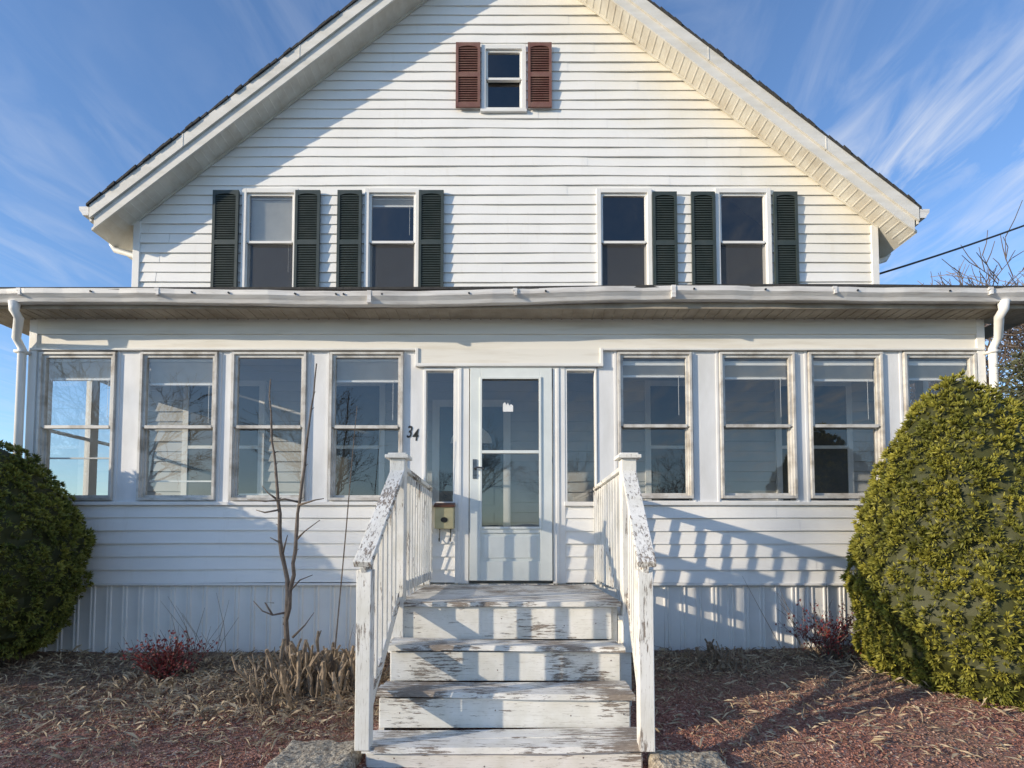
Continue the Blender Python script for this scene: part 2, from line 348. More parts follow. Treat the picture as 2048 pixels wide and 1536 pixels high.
for a,b_,_ in sp:
    shutter(mb,SX(a,480,HW)+.004,SX(b_,480,HW),SZ(589,HW)-.03,SZ(386 if a<1000 else 389,HW),HW-.036)
mb.obj('green_shutters','green',house)
mb=MB()
for a,b_ in ((912,961),(1055,1103)): shutter(mb,SX(a,158,HW)+.003,SX(b_,158,HW),SZ(221,HW),SZ(93,HW),HW-.036)
mb.obj('brown_shutters','brown',house)
# ---- porch
pxl=SX(62,850,YW); pxr=SX(1966,850,YW)
zsill=SZ(1010,YW); zhead=SZ(703,YW); zsof=SZ(641,YW)
def ZB(py): return SZ(py,YW)
dl,dr=SX(915,950,YW),SX(1130,950,YW)
mb=MB()
for a,b_,s in ((pxl,dl,1),(dr,pxr,2)):
    lap(mb,lambda u,n,z:(u,YW-n,z),lambda z:a,lambda z:b_,DECK,zsill,(zsill-DECK)/6,seed=10+s)
for X,sg in ((pxl,-1),(pxr,1)):
    lap(mb,lambda u,n,z:(X+sg*n,u,z),lambda z:YW,lambda z:HW,DECK,zsill,.12,seed=20)
mb.obj('porch_lower_siding','vinyl2',house)
mb=MB()
ztop=DECK-.012; x=pxl; prof=[]
while x<pxr:
    prof+=[(x,0),(x+.012,.0),(x+.018,.012),(x+.03,.012),(x+.036,0),(x+.05,0),(x+.056,.012),(x+.066,.012),(x+.072,0)]
    x+=.155
prof.append((pxr,0))
for (a,na),(b_,nb) in zip(prof[:-1],prof[1:]):
    mb.quad((a,YW+.012-na,GR-.25),(b_,YW+.012-nb,GR-.25),(b_,YW+.012-nb,ztop),(a,YW+.012-na,ztop))
for X in (pxl,pxr): mb.quad((X,YW+.012,GR-.25),(X,HW,GR-.25),(X,HW,ztop),(X,YW+.012,ztop))
mb.obj('porch_skirting','trim',house)
mb=MB()
mb.box(pxl-.012,-.86,YW-.03,YW+.05,DECK-.028,DECK-.004); mb.box(.87,pxr+.012,YW-.03,YW+.05,DECK-.028,DECK-.004)
mb.box(pxl-.02,dl,YW-.035,YW+.12,zsill-.004,zsill+.03); mb.box(dr,pxr+.02,YW-.035,YW+.12,zsill-.004,zsill+.03)
for X,s in ((pxl,-1),(pxr,1)):
    mb.box(X-.03 if s<0 else X-.05,X+.05 if s<0 else X+.03,YW-.028,YW+.1,GR-.2,zsof)
mb.obj('porch_ledges','trim',house,bevel=.004)
wz0,wz1=ZB(1001),ZB(706)
WN=[(79,230),(281,434),(464,612),(660,806),(1236,1383),(1440,1589),(1618,1765),(1809,1953)]
WX=[(SX(a,850,YW),SX(b_,850,YW)) for a,b_ in WN]
SLs=[(SX(848,870,YW),SX(911,870,YW)),(SX(1130,870,YW),SX(1194,870,YW))]
mb=MB()
edges=[pxl+.05]
for a,b_ in WX[:4]: edges+= [a,b_]
edges+=[SLs[0][0]-.005]
for a,b_ in zip(edges[0::2],edges[1::2]): mb.box(a,b_,YW,YW+.11,zsill+.03,zhead+.01)
edges=[SLs[1][1]+.005]
for a,b_ in WX[4:]: edges+=[a,b_]
edges+=[pxr-.05]
for a,b_ in zip(edges[0::2],edges[1::2]): mb.box(a,b_,YW,YW+.11,zsill+.03,zhead+.01)
for a,b_ in WX: mb.box(a,b_,YW+.001,YW+.11,zsill+.03,wz0)
mb.obj('window_piers','panel',house)
mb=MB()
for i,(a,b_) in enumerate(WX):
    for j,xx in enumerate((a-.034,b_+.016)):
        if i==3 and j==1: continue
        mb.box(xx,xx+.018,YW-.008,YW,zsill+.032,zhead)
mb.obj('pier_battens','panel',house)
pf=MB()
bls=[.22,.27,0,.24,.15,.17,.19,.18]
for i,(a,b_) in enumerate(WX):
    z0,z1=wz0+(0 if i<4 else .02),wz1; f_=.022
    pf.box(a,a+f_,YW-.034,YW+.06,z0,z1);pf.box(b_-f_,b_,YW-.034,YW+.06,z0,z1);pf.box(a+f_,b_-f_,YW-.034,YW+.06,z1-f_,z1);pf.box(a+f_,b_-f_,YW-.034,YW+.06,z0,z0+.026)
    dh(a+f_,b_-f_,z0+.026,z1-f_,YW-.008,tw=0,blind=bls[i],screen=False,midf=.49,F_=pf,drop=.0 if i<4 else .04)
    if i<3:
        zz=z0+(.42,.19,.06)[i]; bl.box(a+.05,b_-.05,YW+.07,YW+.09,zz,zz+.014)  # interior reflections and blinds built as pale bars behind the glass
# header, frieze
mb=MB()
zf=ZB(670)
mb.box(pxl,pxr,YW-.012,YW+.11,zhead+.011,zf); mb.box(pxl,pxr,YW-.026,YW+.11,zf+.001,zsof+.02)
hx0,hx1=SX(836,715,YW),SX(1201,715,YW)
mb.box(hx0,hx1,YW-.03,YW+.10,ZB(731),zhead+.02)
mb.obj('frieze_boards','frieze',house)
mb=MB()
mb.box(pxl-.01,hx0,YW-.042,YW-.008,zhead+.002,zhead+.022);mb.box(hx1,pxr+.01,YW-.042,YW-.008,zhead+.002,zhead+.022)
mb.box(hx0-.02,hx0+.01,YW-.044,YW-.005,ZB(731),zhead+.024);mb.box(hx1-.01,hx1+.02,YW-.044,YW-.005,ZB(731),zhead+.024)
mb.box(hx0-.02,hx1+.02,YW-.05,YW-.004,ZB(735),ZB(729))
mb.obj('drip_caps','trim',house,bevel=.003)
zdt=ZB(736)
mb=MB()
DX0,DX1=SX(938,950,YW),SX(1106,950,YW)
mb.box(SLs[0][1],DX0,YW-.02,YW+.1,DECK-.01,zdt+.003);mb.box(DX1,SLs[1][0],YW-.02,YW+.1,DECK-.01,zdt+.003)
mb.box(DX0,DX1,YW-.02,YW+.1,zdt-.01,zdt+.03)
zs0=ZB(1004)
for a,b_ in SLs:
    mb.box(a-.005,a+.02,YW-.015,YW+.08,zs0,zdt);mb.box(b_-.02,b_-.001,YW-.013,YW+.08,zs0,zdt);mb.box(a+.02,b_-.02,YW-.015,YW+.08,zdt-.03,zdt);mb.box(a-.01,b_+.005,YW-.04,YW+.08,zs0-.04,zs0)
    gls.quad((a+.018,YW+.02,zs0),(b_-.018,YW+.02,zs0),(b_-.018,YW+.02,zdt-.028),(a+.018,YW+.02,zdt-.028))
for xx in (SLs[0][1]+.03,DX1+.03): mb.box(xx,xx+.03,YW-.03,YW-.02,DECK,zdt-.01)
mb.obj('door_surround','trim',house,bevel=.003)
mb=MB(); gz0,gz1=ZB(1056),ZB(758); gx0,gx1=SX(962,900,YW),SX(1080,900,YW); gm=ZB(905)
y0,y1=YW-.035,YW+.01; db=DECK+.02
mb.box(DX0+.01,gx0,y0,y1,db,zdt-.012);mb.box(gx1,DX1-.01,y0,y1,db,zdt-.012);mb.box(gx0,gx1,y0,y1,gz1,zdt-.012)
pz0=ZB(1122)
mb.box(gx0,gx1,y0,y1,db,pz0);mb.box(gx0,gx1,y0+.001,y1,gz0-.05,gz0);mb.box(gx0,gx1,y0+.014,y1,pz0,gz0-.05)
mb.box(gx0+.03,gx1-.03,y0+.006,y0+.014,pz0+.03,gz0-.08)
for a,b_,c,d in ((gx0-.012,gx0+.012,gz0-.01,gz1+.01),(gx1-.012,gx1+.012,gz0-.01,gz1+.01)): mb.box(a,b_,y0-.012,y0,c,d)
mb.box(gx0+.012,gx1-.012,y0-.012,y0,gz1-.012,gz1+.01);mb.box(gx0+.012,gx1-.012,y0-.012,y0,gz0-.01,gz0+.012);mb.box(gx0+.012,gx1-.012,y0-.012,y1,gm-.015,gm+.015)
mb.obj('storm_door','door',house,bevel=.003)
gls.quad((gx0,YW-.02,gz0),(gx1,YW-.02,gz0),(gx1,YW-.02,gm),(gx0,YW-.02,gm)); gls.quad((gx0,YW-.012,gm),(gx1,YW-.012,gm),(gx1,YW-.012,gz1),(gx0,YW-.012,gz1))
mb=MB(); hx,hz=SX(950,935,YW),ZB(938)
mb.box(hx-.02,hx+.02,y0-.008,y0,hz-.10,hz+.09); mb.tube([(hx,y0,hz),(hx,y0-.05,hz),(hx+.03,y0-.055,hz+.005),(hx+.09,y0-.055,hz-.004)],.009,8); mb.tube([(hx,y0-.006,hz-.06),(hx,y0-.025,hz-.06)],.012,8)
mb.obj('door_handle','steel',house,smooth=False)
mb=MB(); sx,sz=SX(1016,816,YW),ZB(824)
mb.add([(sx-.05,YW-.016,sz),(sx+.05,YW-.016,sz),(sx+.05,YW-.016,sz+.06),(sx+.03,YW-.016,sz+.075),(sx+.012,YW-.016,sz+.06),(sx,YW-.016,sz+.09),(sx-.015,YW-.016,sz+.065),(sx-.03,YW-.016,sz+.095),(sx-.05,YW-.016,sz+.075)],[tuple(range(9))])
mb.obj('door_sticker','blind',house)
GY=YW-.30
def gz(x):
    return SZ(612,GY)+.035*math.exp(-((x-2.6)/2.2)**2)+.012*math.sin(x*1.3+.4)-.01*math.exp(-((x+.4)/1.2)**2)
ex0,ex1=SX(-75,600,GY),SX(2120,600,GY)
mb=MB(); n=60
for i in range(n):
    a=ex0+(ex1-ex0)*i/n;b_=ex0+(ex1-ex0)*(i+1)/n
    wob=lambda q:.005*math.sin(q*6.1)+.004*math.sin(q*11.7)
    for (p,q) in zip(GP,GP[1:]+GP[:1]):
        mb.quad((a,GY+p[0]+wob(a),gz(a)+p[1]*.95),(b_,GY+p[0]+wob(b_),gz(b_)+p[1]*.95),(b_,GY+q[0]+wob(b_),gz(b_)+q[1]*.95),(a,GY+q[0]+wob(a),gz(a)+q[1]*.95))
for X in (ex0,ex1): mb.add([(X,GY+p[0],gz(X)+p[1]*.95) for p in GP],[tuple(range(6))])
for px in (60,330,745,1030,1340,1655,1960):
    X=SX(px,600,GY); 
    mb.box(X-.02,X+.02,GY-.128,GY-.0,gz(X)+.085,gz(X)+.108); mb.box(X-.018,X+.018,GY-.127,GY-.085,gz(X)-.004,gz(X)+.09) if px in(745,1340) else mb.box(X-.004,X+.018,GY-.127,GY-.08,gz(X)+.045,gz(X)+.09)
mb.obj('porch_gutter','gutter',house)
mb=MB()
for px in (200,398,470,600,680,695,770,940,1090,1380,1520,1700,1880):
    X=SX(px,605,GY); mb.tube([(X,GY-.125,gz(X)+.075),(X,GY-.09,gz(X)+.075)],.009,8)
mb.obj('gutter_spikes','metal',house)
mb=MB(); zr=SZ(612,GY)+.128
sl=.22
pr=[(GY-.115,zr-.0),(HW+.02,zr+sl*(HW-GY+.1)),(HW+.02,zr+sl*(HW-GY+.1)-.03),(GY-.115,zr-.024)]
n=40
for i in range(n):
    a=ex0-.02+(ex1-ex0+.04)*i/n;b_=ex0-.02+(ex1-ex0+.04)*(i+1)/n
    A=.03*math.exp(-((a-2.6)/2.2)**2); B=.03*math.exp(-((b_-2.6)/2.2)**2)
    for (p,q) in zip(pr,pr[1:]+pr[:1]): mb.quad((a,p[0],p[1]+A),(b_,p[0],p[1]+B),(b_,q[0],q[1]+B),(a,q[0],q[1]+A))
for X in (ex0-.02,ex1+.02): mb.add([(X,p[0],p[1]) for p in pr],[(0,1,2,3)])
mb.obj('porch_roof','shingle',house)
mb=MB(); zs=SZ(640,YW)
mb.box(ex0,ex1,GY+.001,GY+.02,zs-.012,zr-.022)
mb.box(ex0+.01,ex0+.03,GY+.02,HW,zs-.01,zr-.02); mb.box(ex1-.03,ex1-.01,GY+.02,HW,zs-.01,zr-.02)
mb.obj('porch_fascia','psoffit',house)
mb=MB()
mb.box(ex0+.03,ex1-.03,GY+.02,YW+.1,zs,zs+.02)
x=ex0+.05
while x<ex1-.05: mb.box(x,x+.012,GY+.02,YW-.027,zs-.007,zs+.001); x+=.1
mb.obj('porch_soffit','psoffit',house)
mb=MB()
for s,px0,px1 in ((-1,38,58),(1,1998,1972)):
    xa0=SX(px0,625,GY); xb=SX(px1,700,YW)
    mb.tube([(xa0,GY-.05,gz(xa0)+.01),(xa0,GY-.05,gz(xa0)-.07),(xa0-s*.02,GY-.02,gz(xa0)-.13),(xb+s*.03,YW-.11,gz(xa0)-.24),(xb,YW-.075,gz(xa0)-.34),(xb,YW-.075,GR+.02)],[.048,.04,.038,.036,.036,.036],10)
    mb.box(xb-.05,xb+.05,YW-.115,YW-.028,wz1-.03,wz1-.005); mb.box(xb-.05,xb+.05,YW-.115,YW-.028,zsill-.3,zsill-.275)
mb.obj('porch_downspouts','trim',house,smooth=True)
# porch interior
mb=MB()
mb.box(pxl+.02,pxr-.02,YW+.13,HW,DECK-.06,DECK)
mb.box(pxl+.02,pxr-.02,YW+.1,HW,zs+.022,zs+.05)
mb.obj('porch_floor_and_ceiling','interior',house)
mb=MB()
lap(mb,lambda u,n,z:(u,HW-n,z),lambda z:pxl,lambda z:pxr,DECK,zs+.02,.127,seed=33)
mb.box(pxl+.01,dl,YW+.115,YW+.13,DECK,zsill); mb.box(dr,pxr-.01,YW+.115,YW+.13,DECK,zsill)
mb.obj('porch_inner_siding','interior',house)
mb=MB()
for X in (pxl,pxr):
    ya=[YW+.1,YW+.2,YW+.72,YW+.84,HW-.12,HW]
    mb.box(X-.03,X+.03,ya[0],ya[1],zsill,zsof);mb.box(X-.03,X+.03,ya[2],ya[3],zsill,zsof);mb.box(X-.03,X+.03,ya[4],ya[5],zsill,zsof)
    for a,b_ in ((1,2),(3,4)):
        mb.box(X-.028,X+.028,ya[a],ya[b_],wz1-.03,zsof);mb.box(X-.028,X+.028,ya[a],ya[b_],zsill,wz0+.03);mb.box(X-.02,X+.02,ya[a],ya[b_],(wz0+wz1)/2-.015,(wz0+wz1)/2+.015)
        gls.quad((X,ya[a],wz0),(X,ya[b_],wz0),(X,ya[b_],wz1),(X,ya[a],wz1))
mb.obj('porch_side_windows','panel',house)
mb=MB(); dk=MB()
for a,b_ in ((380,520),(640,760),(1300,1430),(1560,1690)):
    x0,x1=SX(a,850,HW),SX(b_,850,HW); z0,z1=DECK+.8,zs-.25
    mb.box(x0-.07,x0,HW-.04,HW,z0-.07,z1+.07);mb.box(x1,x1+.07,HW-.04,HW,z0-.07,z1+.07);mb.box(x0,x1,HW-.04,HW,z1,z1+.07);mb.box(x0,x1,HW-.05,HW,z0-.07,z0);mb.box(x0,x1,HW-.038,HW,(z0+z1)/2-.02,(z0+z1)/2+.02)
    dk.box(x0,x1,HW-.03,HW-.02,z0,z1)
x0,x1=SX(880,850,HW),SX(1010,850,HW)-.02
mb.box(x0-.09,x0,HW-.05,HW,DECK,DECK+2.08);mb.box(x1,x1+.09,HW-.05,HW,DECK,DECK+2.08);mb.box(x0-.09,x1+.09,HW-.052,HW,DECK+2.08,DECK+2.17)
fan=[((x0+x1)/2-.26*math.cos(t/10*math.pi),DECK+1.62+.22*math.sin(t/10*math.pi)) for t in range(11)]
mb.prism(fan,'y',HW-.05,HW-.045)
mb.obj('inner_window_casings','panel',house); dk.obj('inner_window_glass','room',house)
mb=MB(); mb.box(x0,x1,HW-.04,HW-.022,DECK,DECK+2.08); 
for a in (x0+.1,(x0+x1)/2+.04):
    for c,d in ((DECK+.2,DECK+.75),(DECK+.85,DECK+1.5)): mb.box(a,a+(x1-x0)/2-.16,HW-.047,HW-.04,c,d)
mb.obj('inner_front_door','idoor',house)
fr.obj('upper_window_sashes','trim',house); tr_.obj('upper_window_casings','trim',house,bevel=.003); pf.obj('porch_window_frames','frame',house)
gls.obj('window_glass','glass',house); scr.obj('window_screens','screen',house); bl.obj('window_blinds','blind',house)
# ---- house number (one object, two digits)
allv=[];allf=[]
for ch,px,py in (('3',812,875),('4',824,881)):
    cu=bpy.data.curves.new('digit','FONT'); cu.body=ch; cu.size=.165; cu.extrude=.0012; cu.shear=.2; cu.offset=.0022
    o=bpy.data.objects.new('digit_tmp',cu); sc.collection.objects.link(o); bpy.context.view_layer.update()
    me=bpy.data.meshes.new_from_object(o); bpy.data.objects.remove(o)
    x,z=S(px,py,YW); k=len(allv)
    allv+=[(x+v.co.x*.72,YW-.0035-v.co.z,z+v.co.y) for v in me.vertices]; allf+=[tuple(i+k for i in p.vertices) for p in me.polygons]
mb=MB(); mb.v=allv; mb.f=allf; mb.obj('house_number','digit')
# ---- mailbox
mb_=empty('wall_mailbox'); x0,x1=SX(872,1035,YW),SX(911,1035,YW)-.004; z0,z1=ZB(1060)+.01,ZB(1014)
m1=MB(); m1.box(x0,x1,YW-.11,YW-.022,z0,z1); m1.obj('body','mail',mb_,bevel=.008)
m1=MB(); m1.prism([(YW-.125,z1-.01),(YW-.125,z1+.012),(YW-.022,z1+.045),(YW-.022,z1-.0)],'x',x0-.006,x1+.006); m1.obj('lid','maild',mb_,bevel=.003)
m1=MB(); cx=(x0+x1)/2; m1.prism([(cx+.034*math.cos(t/14*6.283),z0+.085+.026*math.sin(t/14*6.283)) for t in range(14)],'y',YW-.115,YW-.109)
for xx in (x0+.04,x1-.04): m1.tube([(xx,YW-.03,z0),(xx,YW-.03,z0-.10),(xx,YW-.045,z0-.12),(xx,YW-.07,z0-.115),(xx,YW-.075,z0-.09)],.005,6)
m1.obj('emblem_and_paper_hooks','metal',mb_)
# ================= STAIRS =================
st=empty('wooden_entry_steps')
FY=3.84; T=.288
sx0,sx1=-.79,.705
z_t=[DECK-.015,SZ(1293,FY-T),SZ(1386,FY-2*T),SZ(1493,FY-3*T)]; z_t.append(z_t[3]-.215)
mb=MB(); rb=MB()
nb=11; bw=(YW-.035-FY)/nb
for i in range(nb):
    a=FY+i*bw; mb.box(sx0-.02+R.uniform(-.006,.006),sx1+.06+R.uniform(-.006,.006),a+.003,a+bw-.003,z_t[0]-.035,z_t[0]-R.uniform(0,.005))
for k in range(1,5):
    yf=FY-k*T; yb=yf+T+ .002
    sp_=[(yf,yf+.14),(yf+.148,yb)]
    for j,(a,b_) in enumerate(sp_):
        t=R.uniform(-.008,.008); zt=z_t[k]-.004*j
        N=14; X0=sx0-.015+R.uniform(-.012,.010); X1=sx1+.015+R.uniform(-.010,.012); ph=R.uniform(0,6)
        for i in range(N):
            u0=X0+(X1-X0)*i/N;u1=X0+(X1-X0)*(i+1)/N
            w=lambda u:.008*math.sin((u-X0)*2.2+k+j)+t*(u/.8)
            ye=lambda u:a+.003*math.sin(u*7+ph)+.002*math.sin(u*17+ph)
            mb.add([(u0,ye(u0),zt-.032+w(u0)),(u1,ye(u1),zt-.032+w(u1)),(u1,b_,zt-.032+w(u1)),(u0,b_,zt-.032+w(u0)),(u0,ye(u0)+.006,zt+w(u0)),(u1,ye(u1)+.006,zt+w(u1)),(u1,b_,zt+w(u1)),(u0,b_,zt+w(u0))],
              [(0,3,2,1),(4,5,6,7),(0,1,5,4),(2,3,7,6)]+([(3,0,4,7)] if i==0 else [])+([(1,2,6,5)] if i==N-1 else []))
mb.obj('treads_and_deck','peelx',st)
for k in range(5):
    yf=FY-k*T+.03; zb_=(z_t[k+1]-.01) if k<4 else -.02
    rb.box(sx0+.01,sx1-.01,yf,yf+.02,zb_,z_t[k]-.04)
    rb.box(sx0+.0,sx0+.035,yf+.021,yf+T+.03,0.0,z_t[k]-.045); rb.box(sx1-.035,sx1,yf+.021,yf+T+.03,0.0,z_t[k]-.045)
rb.box(sx0+.001,sx0+.036,FY+T,YW-.04,GR-.2,z_t[0]-.04);rb.box(sx1-.0,sx1+.036,FY+.06,YW-.04,GR-.2,z_t[0]-.04)
rb.box(sx1+.04,sx1+.16,FY+.02,FY+.5,z_t[0]-.13,z_t[0]-.10);rb.box(sx1+.04,sx1+.13,FY+.05,FY+.45,GR-.1,z_t[0]-.135)
rb.obj('risers_and_stringers','peelr',st,bevel=.003)
mb=MB()
for k in range(4):
    for xx in (-.68,-.1,.35,.62):
        yf=FY-k*T+.03; xq=xx+R.uniform(-.05,.05); zq=(z_t[k]+z_t[k+1])/2+R.uniform(-.05,.04)
        mb.tube([(xq,yf-.0015,zq),(xq,yf+.01,zq)],.004,6)
mb.obj('nail_heads','maild',st)
uz=SZ(917,FY); lz=SZ(1128,FY-2.9*T)
posts=MB(); rails=MB(); bal=MB()
pl=[(-.805,FY+.05),(.822,FY+.05)]; low=[(-.795,FY-2.9*T),(.715,FY-2.95*T)]
for i,(x,y) in enumerate(pl):
    w=.052
    posts.box(x-w,x+w,y-w,y+w,z_t[0]-.35,uz)
    posts.box(x-w-.03,x+w+.03,y-w-.03,y+w+.03,uz+.001,uz+.026); posts.box(x-w-.012,x+w+.012,y-w-.012,y+w+.012,uz+.027,uz+.04)
for i,(x,y) in enumerate(low):
    w=.040; posts.box(x-w,x+w,y-w,y+w,z_t[3]-.02,lz-.03)
posts.obj('posts','peelz',st,bevel=.004)
for (x,y),(xl,yl) in zip(pl,low):
    s=1 if x>0 else -1
    p=Vector((x-s*.005,y-.06,uz-.10)); q=Vector((xl,yl-.07,lz)); rails.beam(p,q,.098,.036)
    p2=p+Vector((0,0,-.045)); q2=q+Vector((0,.03,-.045)); rails.beam(p2,q2,.036,.07)
    pb=Vector((x-s*.01,y-.06,z_t[0]+.03)); qb=Vector((xl,yl+.04,z_t[3]+.16)); rails.beam(pb,qb,.036,.085)
    for i in range(1,7):
        t=i/7; a=p2.lerp(q2,t); b2=pb.lerp(qb,(a.y-pb.y)/(qb.y-pb.y)); bal.beam((b2.x,a.y,b2.z+.03),(a.x,a.y,a.z-.03),.033,.033,(0,1,0))
    xw=-.815 if s<0 else .832
    za_=uz-.055; g0=Vector((x,y+.052,za_)); g1=Vector((xw,YW-.03,za_-.02)); rails.beam(g0,g1,.085,.033); rails.beam(g0+Vector((0,0,-.05)),g1+Vector((0,0,-.05)),.034,.065)
    h0=Vector((x,y+.052,z_t[0]+.10)); h1=Vector((xw,YW-.03,z_t[0]+.10)); rails.beam(h0,h1,.036,.08)
    for i in range(1,12):
        t=i/12; a=g0.lerp(g1,t); c=h0.lerp(h1,t); bal.beam((c.x-s*.035,c.y,c.z-.04),(a.x-s*.035,a.y,a.z-.045),.033,.03,(0,1,0))
    rails.beam((xw,YW-.05,z_t[0]),(xw,YW-.05,za_-.03),.05,.035,(0,1,0))
rails.obj('handrails','peely',st,bevel=.004); bal.obj('balusters','peelz',st)
# ================= GROUND =================
def hgt(x,y):
    if y<2.15: return -.12
    t=min(1,max(0,(y-2.2)/3.1)); h=.20+(GR-.20)*t**.8
    h+=.09*max(0,min(1,(x-1)/3))*t
    n=noise.noise(Vector((x*.7,y*.7,0)))*.035+noise.noise(Vector((x*3,y*3,3)))*.012
    if y>9: h=h*max(0,1-(y-9)/10) 
    return h+n*(1 if y<9 else .3)
xs=[-400,-200,-80,-40,-20,-14]+[-10+i*.5 for i in range(41)]+[14,20,40,80,200,400]
ys=[-400,-200,-80,-40,-20,-12,-6,-2,2.149,2.151]+[2.4+.3*i for i in range(18)]+[8.5,9,10,12,15,19,30,60,120,250,500]
mb=MB()
for y in ys:
    for x in xs: mb.v.append((x,y,hgt(x,y)-(.02 if y>2.15 else 0)))
W=len(xs)
for j in range(len(ys)-1):
    for i in range(W-1): mb.f.append((j*W+i,j*W+i+1,(j+1)*W+i+1,(j+1)*W+i))
mb.obj('ground','grass',smooth=True)
mb=MB(); nx,ny=220,70
for j in range(ny+1):
    for i in range(nx+1):
        x=-8+16*i/nx; y=2.2+(YW+.1-2.2)*j/ny
        mb.v.append((x,y,hgt(x,y)+.006+noise.noise(Vector((x*8,y*8,1)))*.012+noise.noise(Vector((x*19,y*19,4)))*.006))
for j in range(ny):
    for i in range(nx):
        mb.f.append((j*(nx+1)+i,j*(nx+1)+i+1,(j+1)*(nx+1)+i+1,(j+1)*(nx+1)+i))
for i in range(34000):
    x=R.uniform(-4.6,4.8); y=2.6+ (YW-2.6)*R.random()**1.3
    if -.85<x<.78 : continue
    z=hgt(x,y)+.008; r_=R.uniform(.004,.012)
    a=R.uniform(0,6.28); c,s=math.cos(a)*r_,math.sin(a)*r_
    h=r_*R.uniform(.5,1.2)
    mb.add([(x+c,y+s,z),(x-s,y+c*R.uniform(.7,1.2),z+h*.3),(x-c,y-s,z),(x+s,y-c,z+h*.2),(x+R.uniform(-.002,.002),y,z+h)],[(0,1,4),(1,2,4),(2,3,4),(3,0,4)])
mb.obj('red_gravel_bed','gravel')
mb=MB(); mb.box(-60,60,-1.3,2.14,-.2,0); mb.obj('sidewalk','walk',bevel=.01)
mb=MB(); mb.box(-200,200,-11,-1.32,-.18,-.116); mb.obj('road','asphalt')
for a,b_,y1_,zt in ((-1.27,-.83,3.22,SZ(1478,3.2)),(.74,1.13,3.1,SZ(1500,3.08))):
    mb=MB()
    def dsp(p):
        v=Vector(p); c=Vector(((a+b_)/2,(2.2+y1_)/2,zt-.2)); n=noise.noise(v*9)*.018+noise.noise(v*28)*.009+noise.noise(v*70)*.005
        d=(v-c); d=Vector((d.x/(b_-a),d.y/(y1_-2.2),d.z/.4)); m=sorted((abs(d.x),abs(d.y),abs(d.z)))[1]
        return v+d.normalized()*n-d*max(0,m-.42)*.35
    def face(o_,u_,w_,nu,nw):
        o_=Vector(o_);u_=Vector(u_);w_=Vector(w_); vs=[dsp(o_+u_*i/nu+w_*j/nw) for j in range(nw+1) for i in range(nu+1)]
        mb.add(vs,[(j*(nu+1)+i,j*(nu+1)+i+1,(j+1)*(nu+1)+i+1,(j+1)*(nu+1)+i) for j in range(nw) for i in range(nu)])
    L=y1_-2.2; Hh=zt+.1
    face((a,2.2,zt),(b_-a,0,0),(0,L,0),34,70); face((a,2.2,-.1),(b_-a,0,0),(0,0,Hh),20,20); face((a,y1_,-.1),(0,-L,0),(0,0,Hh),50,20); face((b_,2.2,-.1),(0,L,0),(0,0,Hh),50,20); face((b_,y1_,-.1),(a-b_,0,0),(0,0,Hh),20,20)
    mb.obj('concrete_block','concrete')
mb=MB()
for i in range(15000):
    q=R.random()
    if q<.45: x=R.gauss(-2.0,1.0); y=R.gauss(4.2,.5)
    elif q<.7: x=R.choice((-1,1))*R.uniform(.9,4.3); y=R.gauss(4.95,.28)
    else: x=R.choice((-1,1))*R.uniform(.9,4.3); y=R.uniform(3.0,5.3)
    if -.86<x<.8 or y>5.33 or y<2.9: continue
    z=hgt(x,y)+.018; L=R.uniform(.02,.11); a=R.uniform(0,6.28); up=R.uniform(0,.02) if R.random()<.8 else R.uniform(.02,.07)
    dx,dy=math.cos(a)*L,math.sin(a)*L; w=.0055; bx,by=-dy*R.uniform(-.2,.2),dx*R.uniform(-.2,.2)
    m_=(x+dx*.5+bx,y+dy*.5+by,z+up*.7+.004)
    mb.add([(x,y,z),(x-dy/L*w,y+dx/L*w,z),m_,(x+dx,y+dy,z+up)],[(0,1,2),(0,2,3)])
mb.obj('dry_grass_litter','straw')
